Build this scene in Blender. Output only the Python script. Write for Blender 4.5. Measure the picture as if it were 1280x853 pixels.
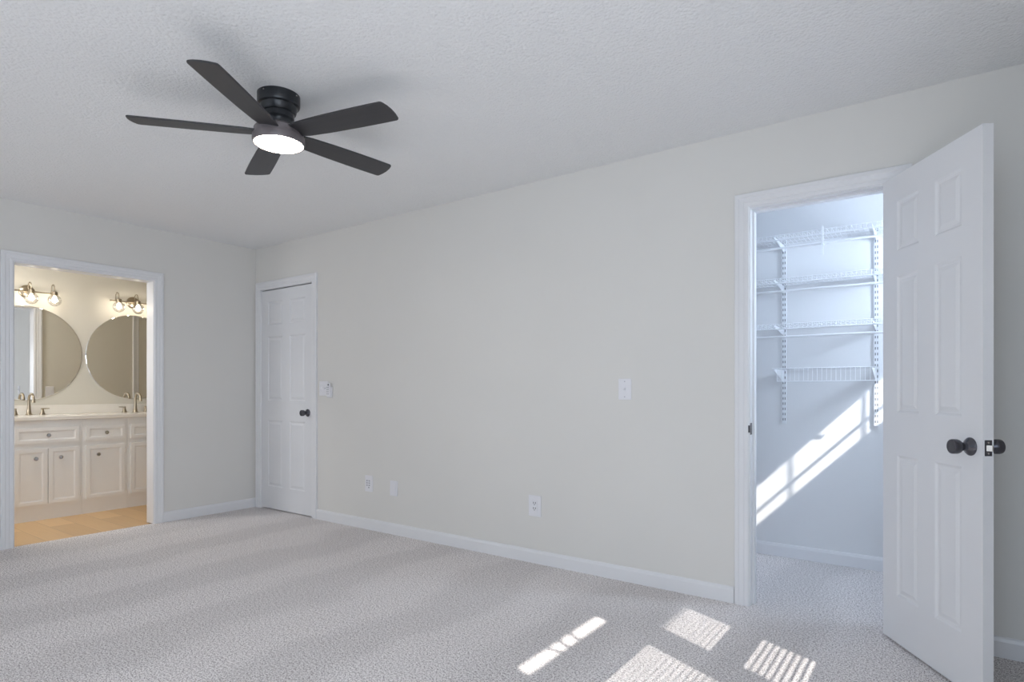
import bpy, bmesh, math, random
from mathutils import Vector, Matrix

for o in list(bpy.data.objects):
    bpy.data.objects.remove(o)
S = bpy.context.scene
C = S.collection
PI = math.pi
rad = math.radians

# ------------------------------------------------------------------ camera
FPX = 748.49                      # focal length in pixels of the 1280 wide frame
YAW = rad(35.691)
cam_d = bpy.data.cameras.new('camera')
cam = bpy.data.objects.new('camera', cam_d)
C.objects.link(cam)
cam_d.sensor_width = 36.0
cam_d.lens = FPX / 1280 * 36.0
cam_d.shift_y = (487.58 - 426.5) / 1280
cam_d.clip_start = 0.02
cam.location = (5.294, -3.201, 1.108)
cam.rotation_euler = (PI / 2, 0, YAW)
S.camera = cam

# ------------------------------------------------------------------ light
S.view_settings.view_transform = 'Standard'
S.view_settings.look = 'None'
S.view_settings.gamma = 1
S.view_settings.use_curve_mapping = False
S.view_settings.exposure = 0.15
S.cycles.max_bounces = 14
S.cycles.diffuse_bounces = 12
S.cycles.use_denoising = True
S.cycles.sample_clamp_indirect = 6.0

W = bpy.data.worlds.new('sky')
S.world = W
W.use_nodes = True
bg = W.node_tree.nodes['Background']
bg.inputs[0].default_value = (0.70, 0.83, 1.0, 1)
bg.inputs[1].default_value = 0.46

sun_d = bpy.data.lights.new('sun', 'SUN')
sun_d.energy = 9.0
sun_d.angle = rad(0.65)
sun_d.color = (1.0, 0.96, 0.90)
sun = bpy.data.objects.new('sun', sun_d)
C.objects.link(sun)
sun.location = (9, -2.5, 5)
sun.rotation_euler = Vector((-1.0, 0.46, -1.0)).to_track_quat('-Z', 'Y').to_euler()

def area_light(name, loc, direction, w, h, power, color):
    d = bpy.data.lights.new(name, 'AREA')
    d.shape = 'RECTANGLE'
    d.size, d.size_y = w, h
    d.energy = power
    d.color = color
    o = bpy.data.objects.new(name, d)
    C.objects.link(o)
    o.location = loc
    o.rotation_euler = Vector(direction).to_track_quat('-Z', 'Z').to_euler()
    return o

# fill at unseen, added bedroom windows near the camera; daylight of the closet window
area_light('bedroom_fill', (1.9, -4.40, 1.35), (0, 1, -0.15), 3.0, 1.6, 8, (0.86, 0.92, 1.0))
area_light('bedroom_fill_side', (5.17, -4.40, 1.35), (0, 1, -0.15), 0.95, 1.6, 22, (0.68, 0.83, 1.0))
area_light('bedroom_fill_east', (5.85, -3.38, 1.35), (-1, 0, -0.15), 1.15, 1.6, 32, (0.84, 0.91, 1.0))
area_light('daylight_closet', (5.80, 0.55, 1.80), (-1, 0, 0), 0.85, 0.27, 60, (0.69, 0.82, 1.0))
area_light('bathroom_fill', (-0.85, -2.85, 1.55), (0, 1, -0.1), 0.7, 0.9, 12, (0.95, 0.96, 1.0))  # added fill at an unseen opening, lights the vanity

area_light('bathroom_fill_top', (-0.55, -1.9, 2.40), (-0.25, 0.15, -1), 0.35, 0.35, 11, (1.0, 0.98, 0.95))  # no fixture here; unseen fill lamp added to brighten the vanity

# ------------------------------------------------------------------ materials
def new_mat(name, color, rough=0.5, metal=0.0, spec=0.5):
    m = bpy.data.materials.new(name)
    m.use_nodes = True
    b = m.node_tree.nodes['Principled BSDF']
    b.inputs['Base Color'].default_value = (*color, 1)
    b.inputs['Roughness'].default_value = rough
    b.inputs['Metallic'].default_value = metal
    b.inputs['Specular IOR Level'].default_value = spec
    return m

def nodes(m):
    t = m.node_tree
    return t, t.nodes, t.links, t.nodes['Principled BSDF']

def add_noise(m, scale, detail=4, rough=0.6):
    t, n, l, b = nodes(m)
    tc = n.new('ShaderNodeTexCoord')
    nz = n.new('ShaderNodeTexNoise')
    nz.inputs['Scale'].default_value = scale
    nz.inputs['Detail'].default_value = detail
    nz.inputs['Roughness'].default_value = rough
    l.new(tc.outputs['Object'], nz.inputs['Vector'])
    return tc, nz

def bumped(m, scale, strength, dist, detail=4):
    t, n, l, b = nodes(m)
    tc, nz = add_noise(m, scale, detail)
    bp = n.new('ShaderNodeBump')
    bp.inputs['Strength'].default_value = strength
    bp.inputs['Distance'].default_value = dist
    l.new(nz.outputs['Fac'], bp.inputs['Height'])
    l.new(bp.outputs['Normal'], b.inputs['Normal'])
    return m

def mottled(m, scale, c0, c1):
    t, n, l, b = nodes(m)
    tc, nz = add_noise(m, scale, 3)
    r = n.new('ShaderNodeValToRGB')
    r.color_ramp.elements[0].color = (*c0, 1)
    r.color_ramp.elements[1].color = (*c1, 1)
    r.color_ramp.elements[0].position = 0.35
    r.color_ramp.elements[1].position = 0.65
    l.new(nz.outputs['Fac'], r.inputs['Fac'])
    l.new(r.outputs['Color'], b.inputs['Base Color'])
    return m

M = {}
M['wall'] = mottled(bumped(new_mat('greige_wall_paint', (0.74, 0.728, 0.695), 0.85, 0, 0.25), 160, 0.06, 0.002),
                    1.6, (0.690, 0.680, 0.655), (0.702, 0.692, 0.667))
M['bath_wall'] = bumped(new_mat('bathroom_wall_paint', (0.65, 0.625, 0.555), 0.7, 0, 0.3), 160, 0.06, 0.002)
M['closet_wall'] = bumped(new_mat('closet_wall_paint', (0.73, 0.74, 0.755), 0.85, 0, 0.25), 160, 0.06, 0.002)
M['trim'] = mottled(new_mat('white_trim_paint', (0.63, 0.635, 0.655), 0.32), 3.0, (0.735, 0.74, 0.76), (0.75, 0.755, 0.775))
M['gloss_trim'] = mottled(new_mat('white_gloss_trim_paint', (0.63, 0.635, 0.655), 0.22), 3.0, (0.735, 0.74, 0.76), (0.75, 0.755, 0.775))
M['door'] = mottled(new_mat('white_door_paint', (0.74, 0.75, 0.77), 0.40), 3.0, (0.715, 0.722, 0.742), (0.728, 0.735, 0.755))
M['plastic'] = mottled(new_mat('white_plastic', (0.80, 0.80, 0.83), 0.35), 8, (0.735, 0.735, 0.77), (0.755, 0.755, 0.79))
M['dark_slot'] = mottled(new_mat('dark_slot', (0.05, 0.05, 0.06), 0.7), 20, (0.05, 0.05, 0.06), (0.07, 0.07, 0.08))
M['grey_button'] = mottled(new_mat('grey_button', (0.35, 0.36, 0.40), 0.5), 20, (0.34, 0.35, 0.39), (0.37, 0.38, 0.42))
M['bronze'] = mottled(new_mat('dark_bronze', (0.09, 0.09, 0.105), 0.24, 0.8), 30, (0.08, 0.08, 0.095), (0.11, 0.108, 0.122))
M['latch'] = mottled(new_mat('bright_latch_metal', (0.75, 0.72, 0.68), 0.25, 1.0), 30, (0.50, 0.47, 0.44), (0.55, 0.52, 0.49))
M['fan_black'] = mottled(new_mat('black_fan_metal', (0.018, 0.02, 0.024), 0.30, 0.2), 30, (0.017, 0.019, 0.023), (0.022, 0.024, 0.028))
M['fan_body'] = mottled(new_mat('charcoal_fan_metal_lens_glow', (0.10, 0.088, 0.09), 0.38, 0.3), 30, (0.165, 0.145, 0.15), (0.18, 0.16, 0.165))  # paler pinkish tint stands in for the lens glow on the housing
M['nickel'] = mottled(new_mat('brushed_nickel', (0.52, 0.46, 0.37), 0.28, 1.0), 60, (0.40, 0.345, 0.265), (0.45, 0.39, 0.30))
M['chrome'] = mottled(new_mat('polished_chrome', (0.72, 0.71, 0.70), 0.12, 1.0), 60, (0.46, 0.45, 0.44), (0.52, 0.51, 0.50))
M['cabinet'] = mottled(new_mat('white_cabinet_paint', (0.78, 0.77, 0.76), 0.38), 4, (0.845, 0.84, 0.835), (0.86, 0.855, 0.85))
M['marble'] = mottled(new_mat('cultured_marble', (0.84, 0.81, 0.75), 0.16), 5, (0.83, 0.80, 0.74), (0.86, 0.83, 0.78))
M['mirror'] = new_mat('mirror_glass', (0.93, 0.93, 0.91), 0.01, 1.0)
M['wire'] = mottled(new_mat('white_coated_wire', (0.75, 0.77, 0.80), 0.45), 10, (0.745, 0.765, 0.795), (0.76, 0.78, 0.81))

# blades: dark stained grain
m = M['blade'] = new_mat('dark_blade_laminate', (0.07, 0.068, 0.07), 0.42)
t, n, l, b = nodes(m)
tc = n.new('ShaderNodeTexCoord')
mp = n.new('ShaderNodeMapping')
mp.inputs['Scale'].default_value = (2.0, 40.0, 40.0)
nz = n.new('ShaderNodeTexNoise')
nz.inputs['Scale'].default_value = 1.5
r = n.new('ShaderNodeValToRGB')
r.color_ramp.elements[0].color = (0.026, 0.026, 0.029, 1)
r.color_ramp.elements[1].color = (0.042, 0.040, 0.043, 1)
l.new(tc.outputs['Object'], mp.inputs['Vector'])
l.new(mp.outputs['Vector'], nz.inputs['Vector'])
l.new(nz.outputs['Fac'], r.inputs['Fac'])
l.new(r.outputs['Color'], b.inputs['Base Color'])

# ceiling: sprayed texture
m = M['ceiling'] = new_mat('sprayed_ceiling_texture', (0.79, 0.80, 0.81), 0.9, 0, 0.2)
t, n, l, b = nodes(m)
tc = n.new('ShaderNodeTexCoord')
nz = n.new('ShaderNodeTexNoise')
nz.inputs['Scale'].default_value = 120
nz.inputs['Detail'].default_value = 5
nz.inputs['Roughness'].default_value = 0.62
vo = n.new('ShaderNodeTexVoronoi')
vo.inputs['Scale'].default_value = 70
mx = n.new('ShaderNodeMath'); mx.operation = 'SUBTRACT'
bp = n.new('ShaderNodeBump')
bp.inputs['Strength'].default_value = 0.65
bp.inputs['Distance'].default_value = 0.005
l.new(tc.outputs['Object'], nz.inputs['Vector'])
l.new(tc.outputs['Object'], vo.inputs['Vector'])
l.new(nz.outputs['Fac'], mx.inputs[0])
l.new(vo.outputs['Distance'], mx.inputs[1])
l.new(mx.outputs[0], bp.inputs['Height'])
l.new(bp.outputs['Normal'], b.inputs['Normal'])

# carpet: speckled cut pile with vacuum lanes
m = M['carpet'] = new_mat('speckled_carpet', (0.5, 0.48, 0.48), 1.0, 0, 0.0)
t, n, l, b = nodes(m)
tc = n.new('ShaderNodeTexCoord')
nz = n.new('ShaderNodeTexNoise')
nz.inputs['Scale'].default_value = 95
nz.inputs['Detail'].default_value = 4
nz.inputs['Roughness'].default_value = 0.75
l.new(tc.outputs['Object'], nz.inputs['Vector'])
rp = n.new('ShaderNodeValToRGB')
e = rp.color_ramp.elements
e[0].position = 0.435; e[0].color = (0.32, 0.285, 0.285, 1)
e[1].position = 0.565; e[1].color = (0.93, 0.90, 0.89, 1)
k = e.new(0.485); k.color = (0.74, 0.70, 0.695, 1)
nf = n.new('ShaderNodeTexNoise')
nf.inputs['Scale'].default_value = 200
nf.inputs['Detail'].default_value = 2
l.new(tc.outputs['Object'], nf.inputs['Vector'])
mf = n.new('ShaderNodeMath'); mf.operation = 'MULTIPLY_ADD'
mf.inputs[1].default_value = 0.55
l.new(nf.outputs['Fac'], mf.inputs[0])
mg = n.new('ShaderNodeMath'); mg.operation = 'MULTIPLY'
mg.inputs[1].default_value = 0.45
l.new(nz.outputs['Fac'], mg.inputs[0])
l.new(mg.outputs[0], mf.inputs[2])
l.new(mf.outputs[0], rp.inputs['Fac'])
# lanes along the room's depth
sp = n.new('ShaderNodeSeparateXYZ')
l.new(tc.outputs['Object'], sp.inputs[0])
big = n.new('ShaderNodeTexNoise')
big.inputs['Scale'].default_value = 1.1
big.inputs['Detail'].default_value = 3
l.new(tc.outputs['Object'], big.inputs['Vector'])
ad = n.new('ShaderNodeMath'); ad.operation = 'MULTIPLY_ADD'
ad.inputs[1].default_value = 0.62
l.new(big.outputs['Fac'], ad.inputs[0])
l.new(sp.outputs['X'], ad.inputs[2])
ml = n.new('ShaderNodeMath'); ml.operation = 'MULTIPLY'
ml.inputs[1].default_value = 2 * PI / 0.74
l.new(ad.outputs[0], ml.inputs[0])
sn = n.new('ShaderNodeMath'); sn.operation = 'SINE'
l.new(ml.outputs[0], sn.inputs[0])
r2 = n.new('ShaderNodeMapRange')
r2.inputs['From Min'].default_value = -0.45
r2.inputs['From Max'].default_value = 0.45
r2.inputs['To Min'].default_value = 0.93
r2.inputs['To Max'].default_value = 1.03
l.new(sn.outputs[0], r2.inputs['Value'])
vm = n.new('ShaderNodeVectorMath'); vm.operation = 'SCALE'
l.new(rp.outputs['Color'], vm.inputs[0])
l.new(r2.outputs['Result'], vm.inputs['Scale'])
l.new(vm.outputs['Vector'], b.inputs['Base Color'])
bp = n.new('ShaderNodeBump')
bp.inputs['Strength'].default_value = 0.7
bp.inputs['Distance'].default_value = 0.008
l.new(nz.outputs['Fac'], bp.inputs['Height'])
l.new(bp.outputs['Normal'], b.inputs['Normal'])

# bathroom floor: pale oak planks running along x
m = M['oak'] = new_mat('oak_plank', (0.55, 0.38, 0.2), 0.38)
t, n, l, b = nodes(m)
tc = n.new('ShaderNodeTexCoord')
br = n.new('ShaderNodeTexBrick')
br.inputs['Scale'].default_value = 1.0
br.inputs['Brick Width'].default_value = 1.2
br.inputs['Row Height'].default_value = 0.18
br.inputs['Mortar Size'].default_value = 0.0012
br.inputs['Color1'].default_value = (0.80, 0.545, 0.285, 1)
br.inputs['Color2'].default_value = (0.64, 0.42, 0.21, 1)
br.inputs['Mortar'].default_value = (0.36, 0.23, 0.12, 1)
l.new(tc.outputs['Object'], br.inputs['Vector'])
mp = n.new('ShaderNodeMapping')
mp.inputs['Scale'].default_value = (1.5, 26, 1)
nz = n.new('ShaderNodeTexNoise')
nz.inputs['Scale'].default_value = 2.0
nz.inputs['Detail'].default_value = 6
l.new(tc.outputs['Object'], mp.inputs['Vector'])
l.new(mp.outputs['Vector'], nz.inputs['Vector'])
mixn = n.new('ShaderNodeMix')
mixn.data_type = 'RGBA'
mixn.blend_type = 'MULTIPLY'
mixn.inputs['Factor'].default_value = 0.35
l.new(br.outputs['Color'], mixn.inputs['A'])
rr = n.new('ShaderNodeValToRGB')
rr.color_ramp.elements[0].color = (0.6, 0.55, 0.5, 1)
rr.color_ramp.elements[1].color = (1, 1, 1, 1)
l.new(nz.outputs['Fac'], rr.inputs['Fac'])
l.new(rr.outputs['Color'], mixn.inputs['B'])
l.new(mixn.outputs['Result'], b.inputs['Base Color'])

def emitter(name, color, strength):
    m = bpy.data.materials.new(name)
    m.use_nodes = True
    t = m.node_tree
    t.nodes.clear()
    e = t.nodes.new('ShaderNodeEmission')
    e.inputs[0].default_value = (*color, 1)
    e.inputs[1].default_value = strength
    o = t.nodes.new('ShaderNodeOutputMaterial')
    t.links.new(e.outputs[0], o.inputs[0])
    return m
M['fan_lens'] = emitter('lit_fan_lens', (1.0, 0.90, 0.79), 30.0)
M['bulb'] = emitter('lit_bulb', (1.0, 0.87, 0.71), 30.0)

def thin_glass(name):
    m = bpy.data.materials.new(name)
    m.use_nodes = True
    t = m.node_tree
    t.nodes.clear()
    tr = t.nodes.new('ShaderNodeBsdfTransparent')
    tr.inputs[0].default_value = (0.93, 0.93, 0.92, 1)
    gl = t.nodes.new('ShaderNodeBsdfGlossy')
    gl.inputs['Roughness'].default_value = 0.04
    fr = t.nodes.new('ShaderNodeLayerWeight')
    fr.inputs['Blend'].default_value = 0.35
    mx = t.nodes.new('ShaderNodeMixShader')
    o = t.nodes.new('ShaderNodeOutputMaterial')
    t.links.new(fr.outputs['Facing'], mx.inputs[0])
    t.links.new(tr.outputs[0], mx.inputs[1])
    t.links.new(gl.outputs[0], mx.inputs[2])
    t.links.new(mx.outputs[0], o.inputs[0])
    return m
M['glass'] = thin_glass('clear_shade_glass')

# ------------------------------------------------------------------ mesh helpers
def box(bm, x0, x1, y0, y1, z0, z1, mt=None):
    vs = [bm.verts.new((x, y, z)) for z in (z0, z1) for y in (y0, y1) for x in (x0, x1)]
    if mt is not None:
        for v in vs:
            v.co = mt @ v.co
    for f in ((0, 2, 3, 1), (4, 5, 7, 6), (0, 1, 5, 4), (2, 6, 7, 3), (0, 4, 6, 2), (1, 3, 7, 5)):
        bm.faces.new([vs[i] for i in f])

def tube(bm, pts, r, seg=8, caps=True):
    pts = [Vector(p) for p in pts]
    rr = r if isinstance(r, (list, tuple)) else [r] * len(pts)
    rings = []
    up = None
    for i, p in enumerate(pts):
        a = pts[max(0, i - 1)]
        c = pts[min(len(pts) - 1, i + 1)]
        d = (c - a).normalized()
        if up is None:
            up = Vector((0, 0, 1)) if abs(d.z) < 0.9 else Vector((1, 0, 0))
        u = d.cross(up)
        if u.length < 1e-5:
            u = d.cross(Vector((0, 1, 0)))
        u.normalize()
        v = u.cross(d).normalized()
        up = v
        rings.append([bm.verts.new(p + (u * math.cos(2 * PI * k / seg) + v * math.sin(2 * PI * k / seg)) * rr[i]) for k in range(seg)])
    for a, c in zip(rings, rings[1:]):
        for k in range(seg):
            bm.faces.new((a[k], a[(k + 1) % seg], c[(k + 1) % seg], c[k]))
    if caps:
        bm.faces.new(list(reversed(rings[0])))
        bm.faces.new(rings[-1])

def lathe(bm, prof, seg=32, mt=None):
    """prof: (radius, height) list, revolved about local z"""
    mt = mt or Matrix()
    rings = []
    for r, z in prof:
        if r < 1e-6:
            rings.append([bm.verts.new(mt @ Vector((0, 0, z)))])
        else:
            rings.append([bm.verts.new(mt @ Vector((r * math.cos(2 * PI * k / seg), r * math.sin(2 * PI * k / seg), z))) for k in range(seg)])
    for a, c in zip(rings, rings[1:]):
        for k in range(seg):
            k2 = (k + 1) % seg
            if len(a) == 1 and len(c) == 1:
                continue
            if len(a) == 1:
                bm.faces.new((a[0], c[k], c[k2]))
            elif len(c) == 1:
                bm.faces.new((a[k], c[0], a[k2]))
            else:
                bm.faces.new((a[k], a[k2], c[k2], c[k]))

def prism(bm, poly, f0, f1):
    """two copies of a polygon (f0, f1 map a 2-D point to 3-D) joined by sides"""
    a = [bm.verts.new(f0(p)) for p in poly]
    c = [bm.verts.new(f1(p)) for p in poly]
    nn = len(poly)
    bm.faces.new(a)
    bm.faces.new(list(reversed(c)))
    for i in range(nn):
        j = (i + 1) % nn
        bm.faces.new((a[i], c[i], c[j], a[j]))

def obj(name, bm, mat, parent=None, smooth=False, bevel=0.0, seg=2, loc=None):
    bmesh.ops.recalc_face_normals(bm, faces=bm.faces)
    me = bpy.data.meshes.new(name)
    bm.to_mesh(me)
    bm.free()
    me.materials.append(mat)
    if smooth:
        for p in me.polygons:
            p.use_smooth = True
        try:
            me.set_sharp_from_angle(angle=rad(35))
        except Exception:
            pass
    o = bpy.data.objects.new(name, me)
    C.objects.link(o)
    if parent:
        o.parent = parent
    if loc:
        o.location = loc
    if bevel > 0:
        md = o.modifiers.new('edge_rounding', 'BEVEL')
        md.width = bevel
        md.segments = seg
        md.limit_method = 'ANGLE'
        md.angle_limit = rad(40)
    return o

def struct(o, label=None):
    o['kind'] = 'structure'
    if label:
        o['label'] = label
    return o

def thing(name, label, cat, loc=(0, 0, 0), rotz=0.0, group=None):
    o = bpy.data.objects.new(name, None)
    o.empty_display_size = 0.1
    C.objects.link(o)
    o.location = loc
    o.rotation_euler = (0, 0, rotz)
    return tag(o, label, cat, group)

def tag(o, label, cat, group=None):
    o['label'] = label
    o['category'] = cat
    if group:
        o['group'] = group
    return o

def dup(root, loc, label, rotz=None):
    r = root.copy()
    C.objects.link(r)
    r.location = loc
    if rotz is not None:
        r.rotation_euler = (0, 0, rotz)
    r['label'] = label
    for ch in list(root.children):
        c = ch.copy()
        C.objects.link(c)
        c.parent = r
        for g in list(ch.children):
            d = g.copy()
            C.objects.link(d)
            d.parent = c
    return r

BM = bmesh.new

# ------------------------------------------------------------------ room shell
CE = 2.44                     # ceiling height
XR, YS = 5.75, -4.30          # window wall, rear wall
YB = 1.083                    # closet rear wall
XM = -1.50                    # bathroom mirror wall
TW = 0.12                     # partition thickness
BY0, BY1, BH = -1.824, -0.911, 2.005      # bathroom opening
CX0, CX1, CH = 4.497, 5.112, 2.038        # closet opening
DX0, DX1, DH = 0.094, 0.864, 2.040        # closed door opening

bm = BM()
box(bm, -0.02, XR + TW, YS - TW, 0.06, -0.10, 0)
box(bm, 3.40, XR + TW, 0.06, YB + TW, -0.10, 0)
struct(obj('floor', bm, M['carpet']))
bm = BM()
box(bm, XM - TW, -0.02, -2.8, 1.3, -0.10, -0.008)
struct(obj('floor_bathroom', bm, M['oak']))
bm = BM()
box(bm, -0.06, XR + TW, YS - TW, 0.06, CE, CE + 0.1)
struct(obj('ceiling', bm, M['ceiling']))
bm = BM()
box(bm, XM - TW, -0.06, -2.8, 1.3, CE, CE + 0.1)
struct(obj('ceiling_bathroom', bm, M['bath_wall']))
bm = BM()
box(bm, 3.40, XR + TW, 0.06, YB + TW, CE, CE + 0.1)
struct(obj('ceiling_closet', bm, M['closet_wall']))

# long wall: bedroom face painted greige, closet face a skin of its own
bm = BM()
JB = 0.012                    # jamb board thickness
box(bm, 0, DX0 - JB, 0, TW - 0.01, 0, CE)
box(bm, DX0 - JB, DX1 + JB, 0, TW - 0.01, DH + JB, CE)
box(bm, DX0 - JB, DX1 + JB, 0.06, TW - 0.01, 0, DH + JB)
box(bm, DX1 + JB, CX0 - JB, 0, TW - 0.01, 0, CE)
box(bm, CX0 - JB, CX1 + JB, 0, TW - 0.01, CH + JB, CE)
box(bm, CX1 + JB, XR, 0, TW - 0.01, 0, CE)
struct(obj('wall_north', bm, M['wall']))
bm = BM()
box(bm, 3.52, CX0 - JB, TW - 0.01, TW, 0, CE)
box(bm, CX0 - JB, CX1 + JB, TW - 0.01, TW, CH + JB, CE)
box(bm, CX1 + JB, XR, TW - 0.01, TW, 0, CE)
struct(obj('wall_closet_front', bm, M['closet_wall']))

# bathroom partition
bm = BM()
box(bm, -TW + 0.01, 0, YS, BY0 - JB, 0, CE)
box(bm, -TW + 0.01, 0, BY0 - JB, BY1 + JB, BH + JB, CE)
box(bm, -TW + 0.01, 0, BY1 + JB, 1.2, 0, CE)
struct(obj('wall_west', bm, M['wall']))
bm = BM()
box(bm, -TW, -TW + 0.01, -2.7, BY0 - JB, -0.008, CE)
box(bm, -TW, -TW + 0.01, BY0 - JB, BY1 + JB, BH + JB, CE)
box(bm, -TW, -TW + 0.01, BY1 + JB, 1.2, -0.008, CE)
struct(obj('wall_bathroom_east', bm, M['bath_wall']))
bm = BM()
box(bm, XM - TW, XM, -2.8, 1.3, -0.008, CE)
struct(obj('wall_bathroom_west', bm, M['bath_wall']))
bm = BM()
box(bm, XM, -1.2, -2.8, -2.7, -0.008, CE)
box(bm, -0.5, -TW, -2.8, -2.7, -0.008, CE)
box(bm, -1.2, -0.5, -2.8, -2.7, -0.008, 1.1)  # opening in this wall added for the vanity's fill light
box(bm, -1.2, -0.5, -2.8, -2.7, 2.0, CE)
struct(obj('wall_bathroom_south', bm, M['bath_wall']))
bm = BM()
box(bm, XM, 0, 1.2, 1.3, -0.008, CE)
struct(obj('wall_bathroom_north', bm, M['bath_wall']))

# closet
bm = BM()
box(bm, 3.40, XR, YB, YB + TW, 0, CE)
struct(obj('wall_closet_back', bm, M['closet_wall']))
bm = BM()
box(bm, 3.40, 3.52, TW - 0.01, YB, 0, CE)
struct(obj('wall_closet_west', bm, M['closet_wall']))

def holed(bm, ax, lo, hi, t0, t1, holes):
    """wall slab along axis ax with rectangular holes (a0,a1,z0,z1)"""
    xs = sorted({lo, hi, *[h[0] for h in holes], *[h[1] for h in holes]})
    for a, c in zip(xs, xs[1:]):
        zs = sorted([(h[2], h[3]) for h in holes if h[0] < (a + c) / 2 < h[1]])
        z = 0
        for z0, z1 in zs + [(CE, CE)]:
            if z0 > z:
                if ax == 'y':
                    box(bm, t0, t1, a, c, z, z0)
                else:
                    box(bm, a, c, t0, t1, z, z0)
            z = z1

# window wall: two bedroom windows and a high closet window
WT = 0.03
WIN1 = (-1.240, -0.900, 0.85, 1.54)
WIN2 = (-2.10, -1.42, 0.85, 1.855)
WIN3 = (0.10, 0.90, 1.657, 1.955)
bm = BM()
holed(bm, 'y', YS, YB + TW, XR, XR + WT, [WIN1, WIN2, WIN3, (-3.95, -2.80, 0.55, 2.15)])  # last, unseen opening added to bring fill onto the west wall
struct(obj('wall_east', bm, M['wall']))
bm = BM()
holed(bm, 'x', -TW, XR + TW, YS - TW, YS, [(0.4, 3.4, 0.55, 2.15), (4.69, 5.65, 0.55, 2.15)])  # unseen openings added and placed for the bedroom fill lights
struct(obj('wall_south', bm, M['wall']))

def window_set(name, win, bars_y, bars_z, blind=None):
    y0, y1, z0, z1 = win
    bm = BM()
    fd = 0.012
    box(bm, XR - fd, XR, y0 - 0.07, y0 - 0.0, z0 - 0.07, z1 + 0.07)
    box(bm, XR - fd, XR, y1, y1 + 0.07, z0 - 0.07, z1 + 0.07)
    box(bm, XR - fd, XR, y0, y1, z0 - 0.07, z0)
    box(bm, XR - fd, XR, y0, y1, z1, z1 + 0.07)
    for a, c in bars_y:
        box(bm, XR, XR + 0.012, a, c, z0, z1)
    for a, c in bars_z:
        box(bm, XR, XR + 0.012, y0, y1, a, c)
    o = struct(obj(name, bm, M['trim']))
    if blind:
        bz0, bz1 = blind
        bm = BM()
        z = bz0
        while z < bz1:
            mt = Matrix.Translation((XR - 0.035, 0, z)) @ Matrix.Rotation(rad(-45 + 36), 4, 'Y')
            box(bm, -0.0125, 0.0125, y0 - 0.02, y1 + 0.02, -0.0006, 0.0006, mt)
            z += 0.030
        obj('blind_slats', bm, M['plastic'], o)
    return o
window_set('window_1', WIN1, [], [(1.12, 1.246)], (0.80, 1.56))
w2 = window_set('window_2', WIN2, [], [(1.505, 1.765)], (0.80, 1.56))  # thick rail added to block the sun between strip and patch
bm = BM()
for a, c in (((-1.864, 1.815), (-1.825, 1.735)), ((-1.757, 1.835), (-1.772, 1.735)), ((-1.662, 1.835), (-1.680, 1.735))):
    tube(bm, [(XR - 0.02, *a), (XR - 0.02, *c)], 0.011, 6)
obj('strip_shadow_rod', bm, M['plastic'], w2)  # rods added to cast the dark breaks across the floor's sun strip
window_set('window_3', WIN3, [(0.292, 0.300), (0.491, 0.500), (0.684, 0.693)], [(1.757, 1.773)])

# baseboards
BASE = [(0, 0), (0.013, 0), (0.013, 0.066), (0.009, 0.080), (0.004, 0.085), (0, 0.085)]
def baseboard(bm, p0, p1, nrm):
    p0, p1, nrm = Vector(p0), Vector(p1), Vector(nrm)
    z = Vector((0, 0, 1))
    prism(bm, BASE, lambda q: p0 + nrm * q[0] + z * q[1], lambda q: p1 + nrm * q[0] + z * q[1])
bm = BM()
baseboard(bm, (0.938, 0, 0), (4.418, 0, 0), (0, -1, 0))
baseboard(bm, (5.192, 0, 0), (XR, 0, 0), (0, -1, 0))
struct(obj('baseboard_north', bm, M['trim']))
bm = BM()
baseboard(bm, (0, YS, 0), (0, -1.897, 0), (1, 0, 0))
baseboard(bm, (0, -0.836, 0), (0, 0, 0), (1, 0, 0))
struct(obj('baseboard_west', bm, M['trim']))
bm = BM()
baseboard(bm, (3.52, YB, 0), (XR, YB, 0), (0, -1, 0))
struct(obj('baseboard_closet', bm, M['trim']))

# door casings: one swept moulding round each opening
PROF = [(0.0, 0.0), (0.0, 0.009), (0.005, 0.012), (0.018, 0.012), (0.022, 0.0105), (0.027, 0.0135), (0.046, 0.0150),
        (0.051, 0.0185), (0.066, 0.0185), (0.070, 0.0150), (0.070, 0.0)]
def casing(bm, a, c, h, to3, z0=0.0, wd=1.0):
    """to3(s, z, v): s along the wall, v out of it"""
    rings = []
    for s, z, ds, dz in ((a, z0, -1, 0), (a, h, -1, 1), (c, h, 1, 1), (c, z0, 1, 0)):
        rings.append([bm.verts.new(to3(s + ds * u * wd, z + dz * u * wd, v)) for u, v in PROF])
    k = len(PROF)
    for p, q in zip(rings, rings[1:]):
        for i in range(k):
            j = (i + 1) % k
            bm.faces.new((p[i], p[j], q[j], q[i]))
    bm.faces.new(rings[0])
    bm.faces.new(list(reversed(rings[-1])))

north = lambda s, z, v: Vector((s, -v, z))
west = lambda s, z, v: Vector((v, s, z))
bath = lambda s, z, v: Vector((-TW - v, s, z))
closet_side = lambda s, z, v: Vector((s, TW + v, z))

bm = BM()
casing(bm, DX0 - 0.005, DX1 + 0.005, DH + 0.005, north)
box(bm, DX0 - JB, DX0, 0, 0.06, 0, DH); box(bm, DX1, DX1 + JB, 0, 0.06, 0, DH); box(bm, DX0 - JB, DX1 + JB, 0, 0.06, DH, DH + JB)
t1 = struct(obj('trim_1', bm, M['trim']))

bm = BM()
casing(bm, BY0 - 0.005, BY1 + 0.005, BH + 0.005, west)
casing(bm, BY0 - 0.005, BY1 + 0.005, BH + 0.005, bath, -0.008)
t2 = struct(obj('trim_2', bm, M['trim']))
bm = BM()
box(bm, -TW, 0, BY0 - 0.012, BY0, 0, BH); box(bm, -TW, 0, BY1, BY1 + 0.012, 0, BH); box(bm, -TW, 0, BY0 - 0.012, BY1 + 0.012, BH, BH + 0.012)
obj('jamb', bm, M['gloss_trim'], t2)

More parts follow.
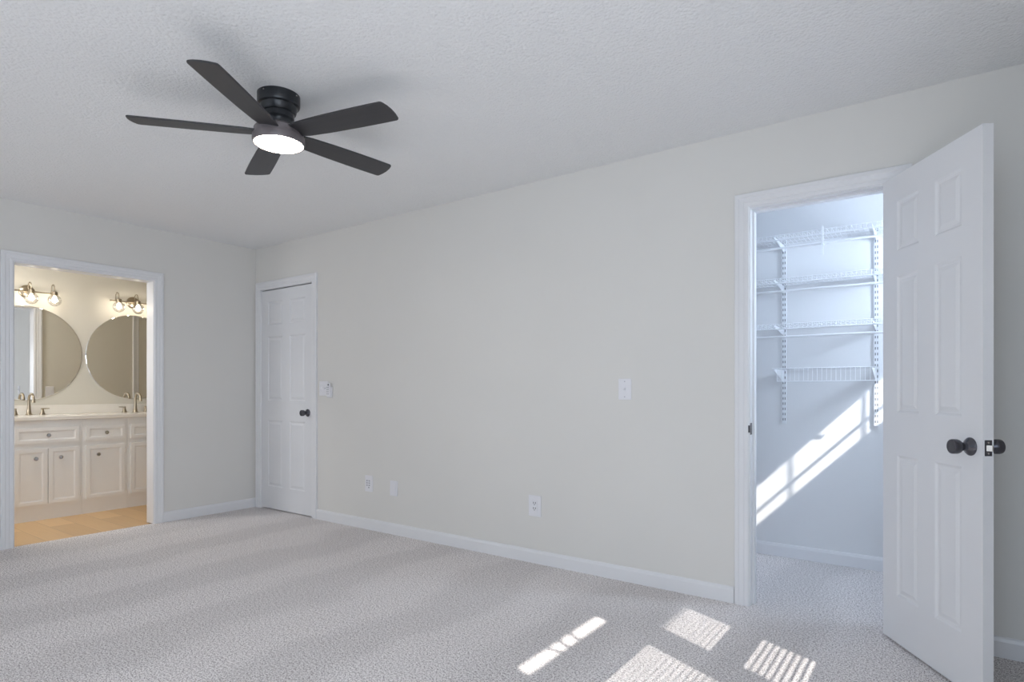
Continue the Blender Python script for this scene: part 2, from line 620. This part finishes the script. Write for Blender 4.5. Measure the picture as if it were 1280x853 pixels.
bm = BM()
casing(bm, CX0 - 0.005, CX1 + 0.005, CH + 0.005, north)
casing(bm, CX0 - 0.005, CX1 + 0.005, CH + 0.005, closet_side)
t3 = struct(obj('trim_3', bm, M['trim']))
bm = BM()
box(bm, CX0 - 0.012, CX0, 0, TW, 0, CH); box(bm, CX1, CX1 + 0.012, 0, TW, 0, CH); box(bm, CX0 - 0.012, CX1 + 0.012, 0, TW, CH, CH + 0.012)
box(bm, CX0, CX0 + 0.010, 0.040, 0.075, 0, CH); box(bm, CX1 - 0.010, CX1, 0.040, 0.075, 0, CH); box(bm, CX0 + 0.01, CX1 - 0.01, 0.040, 0.075, CH - 0.010, CH)
obj('jamb', bm, M['trim'], t3)
bm = BM()
box(bm, CX0 - 0.001, CX0 + 0.0015, -0.002, 0.028, 0.878, 0.938)
box(bm, CX0 - 0.010, CX0 + 0.0015, -0.011, -0.002, 0.890, 0.926)
obj('strike_plate', bm, M['bronze'], t3, bevel=0.001)['label'] = 'dark strike plate'

# the linen door seen in the bathroom mirror
bm = BM()
casing(bm, 0.155, 0.85, BH, bath, -0.008)
struct(obj('trim_4', bm, M['trim']))

# ------------------------------------------------------------------ panelled doors
RINGS = [(0.0, 0.0), (0.009, 0.0055), (0.017, 0.0060), (0.034, 0.0015)]
def panel_slab(bm, w, h, t, panels, both=True, rings=RINGS):
    """slab x 0..w, z 0..h, y 0..t (front face at y=0 looks to -y) with recessed, raised-field panels"""
    def face(yf):
        xs = sorted({0, w, *[v for p in panels for v in p[:2]]})
        zs = sorted({0, h, *[v for p in panels for v in p[2:]]})
        for x0, x1 in zip(xs, xs[1:]):
            for z0, z1 in zip(zs, zs[1:]):
                cx, cz = (x0 + x1) / 2, (z0 + z1) / 2
                if any(p[0] < cx < p[1] and p[2] < cz < p[3] for p in panels):
                    continue
                bm.faces.new([bm.verts.new((x, yf(0), z)) for x, z in ((x0, z0), (x1, z0), (x1, z1), (x0, z1))])
        for p in panels:
            prev = None
            for d, v in rings:
                q = [bm.verts.new((x, yf(v), z)) for x, z in ((p[0] + d, p[2] + d), (p[1] - d, p[2] + d), (p[1] - d, p[3] - d), (p[0] + d, p[3] - d))]
                if prev:
                    for i in range(4):
                        j = (i + 1) % 4
                        bm.faces.new((prev[i], prev[j], q[j], q[i]))
                prev = q
            bm.faces.new(prev)
    face(lambda v: v)
    if both:
        face(lambda v: t - v)
    else:
        bm.faces.new([bm.verts.new((x, t, z)) for x, z in ((0, 0), (w, 0), (w, h), (0, h))])
    for x0, z0, x1, z1 in ((0, 0, w, 0), (w, 0, w, h), (w, h, 0, h), (0, h, 0, 0)):
        bm.faces.new([bm.verts.new(c) for c in ((x0, 0, z0), (x1, 0, z1), (x1, t, z1), (x0, t, z0))])
    bmesh.ops.remove_doubles(bm, verts=bm.verts, dist=1e-5)

def door_knob(parent, x, y, z, sgn):
    """knob on a rose; sgn -1 points to local -y"""
    mt = Matrix.Translation((x, y, z)) @ Matrix.Rotation(rad(90 if sgn < 0 else -90), 4, 'X')
    bm = BM()
    lathe(bm, [(0, 0), (0.033, 0), (0.033, 0.003), (0.029, 0.008), (0.021, 0.012), (0.0155, 0.017), (0.0145, 0.027), (0.0175, 0.034),
               (0.0240, 0.041), (0.0265, 0.048), (0.0268, 0.062), (0.0255, 0.067), (0.0225, 0.0685), (0.0215, 0.0675), (0.0, 0.0680)], 32, mt)
    o = obj('knob', bm, M['bronze'], parent, smooth=True)
    o['label'] = 'dark bronze knob'
    return o

def hinge(parent, x, y, z, mat):
    bm = BM()
    tube(bm, [(x, y, z - 0.045), (x, y, z + 0.045)], 0.0055, 10)
    tube(bm, [(x, y, z + 0.045), (x, y, z + 0.050)], [0.004, 0.002], 8)
    box(bm, x - 0.010, x + 0.010, y + 0.001, y + 0.004, z - 0.044, z + 0.044)
    return obj('hinge', bm, mat, parent, smooth=True)

ROWS = [(0.205, 0.815), (1.000, 1.590), (1.700, 1.915)]
bm = BM()
WD = 0.762
panel_slab(bm, WD, 2.020, 0.036, [(a, c, z0, z1) for a, c in ((0.098, 0.327), (0.435, 0.664)) for z0, z1 in ROWS])
d1 = obj('door_1', bm, M['door'], loc=(DX0 + 0.003, 0.002, 0.010))
struct(d1, 'closed white six-panel door in the corner beside the bathroom opening')
door_knob(d1, WD - 0.058, 0, 0.897, -1)
for z in (0.22, 1.02, 1.775):
    hinge(d1, -0.004, -0.006, z, M['trim'])

bm = BM()
WD2 = 0.610
panel_slab(bm, WD2, 2.030, 0.036, [(a, c, z0, z1) for a, c in ((0.105, 0.253), (0.355, 0.503)) for z0, z1 in ROWS])
for v in bm.verts:
    v.co.y -= 0.036
d2 = obj('door_2', bm, M['door'], loc=(5.108, -0.0104, 0.010))
d2.rotation_euler = (0, 0, rad(180 + 123))
struct(d2, 'open white six-panel closet door swung into the bedroom')
door_knob(d2, 0.549, -0.036, 0.894, -1)
door_knob(d2, 0.549, 0.0, 0.894, 1)
bm = BM()
box(bm, WD2 - 0.001, WD2 + 0.0012, -0.0305, -0.0055, 0.866, 0.922)
lp = obj('latch_plate', bm, M['bronze'], d2, bevel=0.001)
lp['label'] = 'dark latch plate'
bm = BM()
prism(bm, [(-0.0265, 0), (-0.0095, 0), (-0.0095, 0.012), (-0.013, 0.012)],
      lambda q: Vector((WD2 + q[1], q[0], 0.884)), lambda q: Vector((WD2 + q[1], q[0], 0.904)))
obj('latch_bolt', bm, M['latch'], lp)['label'] = 'bright latch bolt'
for z in (0.875, 0.913):
    bm = BM()
    lathe(bm, [(0, 0.0022), (0.003, 0.002), (0.0035, 0.001)], 10, Matrix.Translation((WD2, -0.018, z)) @ Matrix.Rotation(rad(90), 4, 'Y'))
    obj('screw', bm, M['latch'], lp, smooth=True)
for z in (0.22, 1.02, 1.80):
    hinge(d2, -0.004, 0.006, z, M['trim'])

# ------------------------------------------------------------------ vanity in the bathroom
XF = -0.970
CR = [(0.0, 0.0), (0.002, 0.003), (0.007, 0.003), (0.009, 0.0055), (0.013, 0.0055)]
def cab_front(name, parent, y0, y1, z0, z1, frame):
    """drawer or door front lying on the cabinet face; local x runs along world +y"""
    bm = BM()
    w, h = y1 - y0, z1 - z0
    panel_slab(bm, w, h, 0.018, [(frame, w - frame, frame, h - frame)], False, CR)
    for v in bm.verts:                    # local (x, y, z) -> (-y, x, z): front looks to +x
        x, y, z = v.co
        v.co = (0.018 - y, x, z)
    return obj(name, bm, M['cabinet'], parent, loc=(XF, y0, z0))

def cab_knob(parent, y, z):
    bm = BM()
    mt = Matrix.Translation((0.018, y, z)) @ Matrix.Rotation(rad(90), 4, 'Y')
    lathe(bm, [(0, 0), (0.007, 0), (0.006, 0.006), (0.006, 0.012), (0.0150, 0.016), (0.0175, 0.021), (0.014, 0.027), (0, 0.029)], 16, mt)
    k = obj('knob', bm, M['chrome'], parent, smooth=True)
    k['label'] = 'small metal knob'
    return k

def cab_hinge(parent, y, z):
    bm = BM()
    tube(bm, [(0.014, y, z - 0.022), (0.014, y, z + 0.022)], 0.0042, 8)
    tube(bm, [(0.014, y, z + 0.022), (0.014, y, z + 0.029)], [0.0035, 0.0015], 8)
    tube(bm, [(0.014, y, z - 0.029), (0.014, y, z - 0.022)], [0.0015, 0.0035], 8)
    return obj('hinge', bm, M['cabinet'], parent, smooth=True)

def cabinet(label, y0, y1, dr, doors):
    t = thing('vanity_cabinet', label, 'cabinet', (0, 0, 0), 0, 'white vanity cabinets in the bathroom')
    bm = BM()
    box(bm, XM, XF, y0 + 0.0005, y1 - 0.0005, 0.118, 0.846)
    box(bm, XM, XF - 0.004, y0 + 0.0005, y1 - 0.0005, -0.008, 0.118)
    obj('body', bm, M['cabinet'], t)
    d = cab_front('drawer', t, dr[0], dr[1], 0.652, 0.782, 0.026)
    cab_knob(d, (dr[1] - dr[0]) / 2, 0.065)
    for a, c, ky, hy in doors:
        o = cab_front('door', t, a, c, 0.128, 0.604, 0.030)
        cab_knob(o, ky - a, 0.395)
        for z in (0.06, 0.42):
            cab_hinge(o, hy - a, z)
    return t

cabinet('white vanity sink base under the faucet nearer the bathroom entrance edge, drawer above paired doors', -1.592, -1.090,
        (-1.574, -1.118), [(-1.574, -1.350, -1.435, -1.580), (-1.342, -1.118, -1.258, -1.112)])
cabinet('white middle vanity cabinet, one drawer above one door, between the two sink bases', -1.090, -0.722,
        (-1.063, -0.748), [(-1.063, -0.752, -0.972, -0.745)])
cabinet('white vanity sink base partly hidden by the door jamb beyond the middle cabinet', -0.722, -0.222,
        (-0.696, -0.240), [(-0.696, -0.472, -0.538, -0.703), (-0.464, -0.240, -0.400, -0.233)])

bm = BM()
box(bm, XM, XF + 0.026, -1.62, -0.20, 0.847, 0.880)
vt = obj('countertop', bm, M['marble'], bevel=0.004)
tag(vt, 'long cream marble vanity countertop lying over the white cabinets', 'countertop')
bm = BM()
box(bm, XM, XM + 0.02, -1.62, -0.20, 0.880, 0.966)
tag(obj('backsplash', bm, M['marble'], bevel=0.003), 'low cream marble backsplash strip running along the wall under the mirrors', 'backsplash')

def faucet(label, y):
    t = thing('faucet', label, 'faucet', (-1.42, y, 0.880), 0, 'bathroom faucets on the vanity')
    bm = BM()
    lathe(bm, [(0, 0), (0.027, 0), (0.027, 0.004), (0.020, 0.012), (0.015, 0.05), (0.0115, 0.10)], 20)
    pts, rs = [(0, 0, 0.095), (0, 0, 0.13)], [0.0115, 0.0105]
    for k in range(0, 11):
        a = PI - k * rad(172) / 10
        pts.append((0.06 + 0.06 * math.cos(a), 0, 0.14 + 0.052 * math.sin(a)))
        rs.append(0.0105)
    pts += [(0.121, 0, 0.128), (0.122, 0, 0.112)]
    rs += [0.0125, 0.0145]
    tube(bm, pts, rs, 12)
    obj('spout', bm, M['nickel'], t, smooth=True)
    for s in (-1, 1):
        bm = BM()
        lathe(bm, [(0, 0), (0.024, 0), (0.024, 0.003), (0.017, 0.015), (0.0105, 0.048), (0.0125, 0.052), (0.0125, 0.057), (0, 0.059)], 18,
              Matrix.Translation((0, s * 0.10, 0)))
        tube(bm, [(0, s * 0.09, 0.0545), (0.004, s * 0.13, 0.0555), (0.008, s * 0.152, 0.0565)], [0.0055, 0.0045, 0.0035], 8)
        obj('handle', bm, M['nickel'], t, smooth=True)
    return t
faucet('brushed nickel faucet under the mirror beside the bathroom entrance', -1.350)
faucet('brushed nickel faucet under the far mirror half hidden by the door jamb', -0.470)

def mirror(label, y):
    t = bpy.data.objects.new('round_mirror', None)
    C.objects.link(t)
    t.location = (XM, y, 1.445)
    tag(t, label, 'mirror', 'round frameless bathroom mirrors')
    mt = Matrix.Rotation(rad(90), 4, 'Y')
    bm = BM()
    lathe(bm, [(0, 0.003), (0.4315, 0.003), (0.4315, 0.008)], 128, mt)
    obj('mirror_backing', bm, M['grey_button'], t)
    bm = BM()
    lathe(bm, [(0.4318, 0.0082), (0.428, 0.0095), (0, 0.0095)], 128, mt)
    obj('mirror_glass', bm, M['mirror'], t)
    return t
mirror('round frameless mirror reflecting the bluish bedroom doorway', -1.345)
mirror('round frameless mirror reflecting the white linen door trim', -0.452)

def sconce(label, y):
    t = thing('vanity_light', label, 'light fixture', (XM, y, 2.005), 0, 'three-globe vanity lights over the mirrors')
    mt = Matrix.Rotation(rad(90), 4, 'Y')
    bm = BM()
    lathe(bm, [(0, 0.0005), (0.060, 0.0005), (0.060, 0.010), (0.048, 0.018), (0.020, 0.024), (0, 0.024)], 36, mt)
    obj('backplate', bm, M['nickel'], t, smooth=True)
    bm = BM()
    tube(bm, [(0.02, 0, 0), (0.045, 0, 0)], 0.009, 12)
    obj('arm', bm, M['nickel'], t, smooth=True)
    bm = BM()
    box(bm, 0.039, 0.051, -0.222, 0.222, -0.006, 0.006)
    obj('bar', bm, M['nickel'], t, bevel=0.001)
    for k in (-1, 0, 1):
        yy = k * 0.175
        bm = BM()
        pts = [(0.046, yy, 0.004), (0.046, yy, 0.030)]
        for q in range(0, 13):
            a = PI - q * PI / 12
            pts.append((0.085 + 0.039 * math.cos(a), yy, 0.038 + 0.042 * math.sin(a)))
        pts.append((0.124, yy, 0.008))
        tube(bm, pts, 0.0042, 8)
        lathe(bm, [(0, 0.014), (0.012, 0.014), (0.024, 0.008), (0.024, -0.026), (0.019, -0.030), (0, -0.030)], 24, Matrix.Translation((0.124, yy, 0)))
        h = obj('lamp_holder', bm, M['nickel'], t, smooth=True)
        bm = BM()
        prof = []
        for q in range(3, 19):
            a = q * PI / 18
            prof.append((0.053 * math.sin(a), -0.070 + 0.053 * math.cos(a)))
        lathe(bm, [(0.0245, -0.022)] + prof, 28, Matrix.Translation((0.124, yy, 0)))
        obj('globe_shade', bm, M['glass'], h, smooth=True)['label'] = 'clear glass globe'
        bm = BM()
        lathe(bm, [(0, -0.031), (0.010, -0.033), (0.013, -0.042), (0.020, -0.058), (0.0225, -0.068), (0.020, -0.079), (0.011, -0.087), (0, -0.090)], 20,
              Matrix.Translation((0.124, yy, 0)))
        obj('bulb', bm, M['bulb'], h, smooth=True)['label'] = 'glowing bulb'
    return t
sconce('lit nickel light bar with clear globes above the mirror reflecting the doorway', -1.345)
sconce('lit nickel light bar with clear globes above the mirror nearer the bedroom corner', -0.462)

# ------------------------------------------------------------------ wall plates
def plate(name, label, cat, cx, cz, w, h, to='north', group=None):
    """plate root at its centre; local x along the wall, local -y out of it"""
    t = bpy.data.objects.new(name, None)
    C.objects.link(t)
    tag(t, label, cat, group)
    if to == 'north':
        t.location = (cx, 0, cz)
    else:                      # bathroom side of the partition, facing -x
        t.location = (-TW, cx, cz)
        t.rotation_euler = (0, 0, rad(-90))
    bm = BM()
    box(bm, -w / 2, w / 2, -0.0065, 0, -h / 2, h / 2)
    obj('cover', bm, M['plastic'], t, bevel=0.003)
    return t
def toggle(t, x):
    bm = BM()
    box(bm, x - 0.008, x + 0.008, -0.0085, -0.006, -0.017, 0.017)
    o = obj('toggle', bm, M['plastic'], t, bevel=0.001)
    bm = BM()
    mt = Matrix.Translation((x, -0.007, 0.0)) @ Matrix.Rotation(rad(-22), 4, 'X')
    box(bm, -0.005, 0.005, -0.013, 0, -0.005, 0.005, mt)
    obj('lever', bm, M['plastic'], o, bevel=0.001)
def slots(t, name, rects, mat, y=-0.0072):
    bm = BM()
    for x0, x1, z0, z1 in rects:
        box(bm, x0, x1, y, -0.004, z0, z1)
    return obj(name, bm, mat, t)

t = plate('light_switch', 'white single light switch on the wall near the closet door casing', 'switch', 3.802, 1.112, 0.080, 0.122)
toggle(t, 0)
slots(t, 'screw', [(-0.003, 0.003, -0.047, -0.042)], M['grey_button'])
slots(t, 'screw', [(-0.003, 0.003, 0.042, 0.047)], M['grey_button'])
t = plate('light_switch', 'white double light switch plate beside the closed door, under the fan remote', 'switch', 1.030, 1.119, 0.118, 0.122)
toggle(t, -0.023)
toggle(t, 0.023)
t = plate('outlet', 'larger white power outlet with two sockets under the long wall\'s single switch', 'outlet', 3.177, 0.365, 0.094, 0.134)
bm = BM()
box(bm, -0.020, 0.020, -0.009, -0.006, -0.036, 0.036)
r_ = obj('receptacle', bm, M['plastic'], t, bevel=0.002)
slots(r_, 'socket_slot', [(x - 0.0022, x + 0.0022, z - 0.006, z + 0.006) for z in (0.020, -0.014) for x in (-0.0075, 0.0075)]
      + [(-0.003, 0.003, z - 0.014, z - 0.009) for z in (0.020, -0.014)], M['dark_slot'], -0.0095)
t = plate('wall_jack_plate', 'white jack plate with a grid of small openings, nearer the closed door', 'outlet', 1.600, 0.364, 0.088, 0.128)
slots(t, 'jack_opening', [(x - 0.008, x + 0.008, z - 0.005, z + 0.005) for x in (-0.020, 0.006) for z in (0.022, 0.004, -0.014)] + [(-0.006, 0.008, -0.036, -0.026)], M['grey_button'])
t = plate('blank_plate', 'small blank white wall plate beside the jack plate above the baseboard', 'wall plate', 1.882, 0.353, 0.080, 0.116)
bm = BM()
box(bm, -0.024, 0.024, -0.009, -0.006, -0.042, 0.042)
obj('insert', bm, M['plastic'], t, bevel=0.002)
t = plate('outlet', 'white wall plate seen reflected in the mirror nearer the entrance', 'outlet', -0.765, 1.085, 0.080, 0.122, 'bath')
bm = BM()
box(bm, -0.018, 0.018, -0.009, -0.006, -0.034, 0.034)
obj('receptacle', bm, M['plastic'], t, bevel=0.002)

# fan remote hanging in its cradle
t = bpy.data.objects.new('fan_remote', None)
C.objects.link(t)
t.location = (1.118, -0.007, 1.104)
tag(t, 'white fan remote with dark sensor window in a wall cradle over the double switch', 'remote control')
bm = BM()
box(bm, -0.026, 0.026, -0.010, 0.0065, -0.062, 0.030)
obj('cradle', bm, M['plastic'], t, bevel=0.004)
bm = BM()
box(bm, -0.022, 0.022, -0.022, -0.010, -0.058, 0.062)
hs = obj('handset', bm, M['plastic'], t, bevel=0.006, seg=3)
bm = BM()
lathe(bm, [(0.007, 0), (0.007, 0.0012), (0, 0.0014)], 16, Matrix.Translation((0.004, -0.022, 0.046)) @ Matrix.Rotation(rad(90), 4, 'X'))
obj('sensor_window', bm, M['dark_slot'], hs)['label'] = 'dark sensor window'
for z in (0.024, 0.006, -0.012, -0.030):
    for x in (-0.011, 0.004):
        bm = BM()
        lathe(bm, [(0.0048, 0), (0.0048, 0.001), (0, 0.0012)], 10, Matrix.Translation((x, -0.022, z)) @ Matrix.Rotation(rad(90), 4, 'X'))
        obj('button', bm, M['grey_button'], hs)

# ------------------------------------------------------------------ closet shelving
STX = [4.444, 4.968]
for i, x in enumerate(STX):
    t = bpy.data.objects.new('shelf_standard', None)
    C.objects.link(t)
    t.location = (x, YB, 0.885)
    tag(t, ['white slotted shelf standard on the closet wall, nearer the latch side jamb',
            'white slotted shelf standard on the closet wall, next to the open door edge'][i], 'shelf rail', 'slotted standards carrying the wire shelves')
    bm = BM()
    H = 1.235
    box(bm, -0.0135, 0.0135, -0.012, 0, 0, H)
    obj('rail', bm, M['wire'], t, bevel=0.001)
    bm = BM()
    for k in range(35):
        z = 0.020 + k * 0.0345
        for s in (-0.006, 0.006):
            box(bm, s - 0.0020, s + 0.0020, -0.0126, -0.010, z, z + 0.016)
    obj('slot_row', bm, M['dark_slot'], t)

YFR = 0.780
def wire_shelf(label, z, x0, x1, rod, lip):
    t = thing('wire_shelf', label, 'shelf', (0, 0, z), 0, 'white wire closet shelves')
    bm = BM()
    for y, rr in ((YFR, 0.0032), (YFR + 0.10, 0.0026), (YFR + 0.20, 0.0026), (YB - 0.016, 0.0030)):
        tube(bm, [(x0, y, 0), (x1, y, 0)], rr, 6)
    nn = int((x1 - x0) / 0.0254)
    for k in range(nn + 1):
        x = x0 + (x1 - x0) * k / nn
        pts = [(x, YB - 0.016, 0.003), (x, YFR, 0.003)]
        tube(bm, pts, 0.0012, 4)
    obj('wire_deck', bm, M['wire'], t, smooth=True)
    bm = BM()
    dz = -0.080 if lip else -0.030
    a, c = (x0 + 0.03, x1) if lip else (x0, x1)
    for k in range(nn + 1):
        x = a + (c - a) * k / nn
        tube(bm, [(x, YFR - 0.003, 0.003), (x, YFR - 0.004, dz)], 0.0015, 4)
    tube(bm, [(a, YFR - 0.004, dz), (c, YFR - 0.004, dz)], 0.0036, 6)
    obj('front_lip', bm, M['wire'], t, smooth=True)
    if rod:
        bm = BM()
        tube(bm, [(x0, YFR + 0.012, -0.078), (x1, YFR + 0.012, -0.078)], 0.0075, 10)
        obj('hanging_rod', bm, M['wire'], t, smooth=True)
    for x in STX:
        bm = BM()
        bh = 0.082 if lip else 0.045
        poly = [(YB - 0.012, 0.0), (YB - 0.012, -bh), (YB - 0.08, -bh * 0.85), (YFR + 0.03, -0.016), (YFR - 0.002, -0.008), (YFR - 0.002, 0.0)]
        prism(bm, poly, lambda q: Vector((x - 0.002, q[0], q[1] - 0.004)), lambda q: Vector((x + 0.002, q[0], q[1] - 0.004)))
        obj('bracket', bm, M['wire'], t)
    return t
top_shelf = wire_shelf('topmost white wire shelf with hanging rod in the closet', 2.066, 3.53, 5.30, True, False)
bm = BM()
box(bm, 4.708, 4.720, YFR - 0.012, YFR - 0.006, -0.155, 0.018)
box(bm, 4.708, 4.720, YFR - 0.012, YFR + 0.030, -0.092, -0.086)
obj('rod_support', bm, M['wire'], top_shelf, bevel=0.001)
wire_shelf('second white wire shelf from the top in the closet', 1.797, 3.53, 5.30, True, False)
wire_shelf('third white wire shelf from the top in the closet, above the short one', 1.514, 3.53, 5.30, True, False)
wire_shelf('lowest, short wire shelf with deep lip between the closet standards', 1.240, 4.432, 4.985, False, True)

# ------------------------------------------------------------------ ceiling fan
fan = thing('ceiling_fan', 'charcoal five-blade flush ceiling fan with lit round lens', 'ceiling fan', (2.855, -1.615, CE))
bm = BM()
lathe(bm, [(0, 0), (0.092, 0), (0.092, -0.040), (0.089, -0.047), (0.080, -0.052), (0.074, -0.078), (0.070, -0.082), (0.066, -0.083), (0.066, -0.106), (0.060, -0.112), (0.056, -0.118), (0.056, -0.135), (0, -0.135)], 48)
cn = obj('canopy', bm, M['fan_black'], fan, smooth=True)
for k in range(3):
    a = rad(-75 + 95 * k)
    bm = BM()
    lathe(bm, [(0.004, 0), (0.003, 0.003), (0, 0.0035)], 8, Matrix.Translation((0.092 * math.cos(a), 0.092 * math.sin(a), -0.012)) @ Matrix.Rotation(a, 4, 'Z') @ Matrix.Rotation(rad(90), 4, 'Y'))
    obj('screw', bm, M['latch'], cn, smooth=True)
bm = BM()
lathe(bm, [(0, -0.130), (0.052, -0.130), (0.075, -0.140), (0.100, -0.152), (0.106, -0.160), (0.106, -0.186), (0, -0.186)], 56)
obj('motor_housing', bm, M['fan_body'], fan, smooth=True)
bm = BM()
lathe(bm, [(0, -0.184), (0.104, -0.184), (0.112, -0.188), (0.113, -0.212), (0.110, -0.221), (0.106, -0.222), (0.104, -0.219)], 56)
lk = obj('light_kit', bm, M['fan_body'], fan, smooth=True)
bm = BM()
lathe(bm, [(0.1045, -0.2185), (0.100, -0.2225), (0.06, -0.2245), (0, -0.2250)], 56)
obj('lens', bm, M['fan_lens'], lk, smooth=True)['label'] = 'glowing white lens'

def blade_outline():
    # r, half width to each side (leading edge straight, tip cut aslant)
    up = [(0.085, 0.042), (0.14, 0.052), (0.25, 0.059), (0.40, 0.063), (0.52, 0.064), (0.586, 0.0635), (0.594, 0.061), (0.598, 0.056)]
    dn = [(0.603, 0.030), (0.604, 0.0), (0.600, -0.030), (0.592, -0.054), (0.588, -0.060), (0.580, -0.0635), (0.52, -0.064), (0.40, -0.063), (0.25, -0.059), (0.14, -0.052), (0.085, -0.042)]
    return up + dn
for k in range(5):
    a = rad(-58.5 + 72 * k)
    bm = BM()
    prism(bm, blade_outline(), lambda q: Vector((q[0], q[1], -0.004)), lambda q: Vector((q[0], q[1], 0.004)))
    o = obj('blade', bm, M['blade'], fan, bevel=0.002)
    o.matrix_basis = Matrix.Rotation(a, 4, 'Z') @ Matrix.Translation((0, 0, -0.172)) @ Matrix.Rotation(rad(-9.5), 4, 'X')
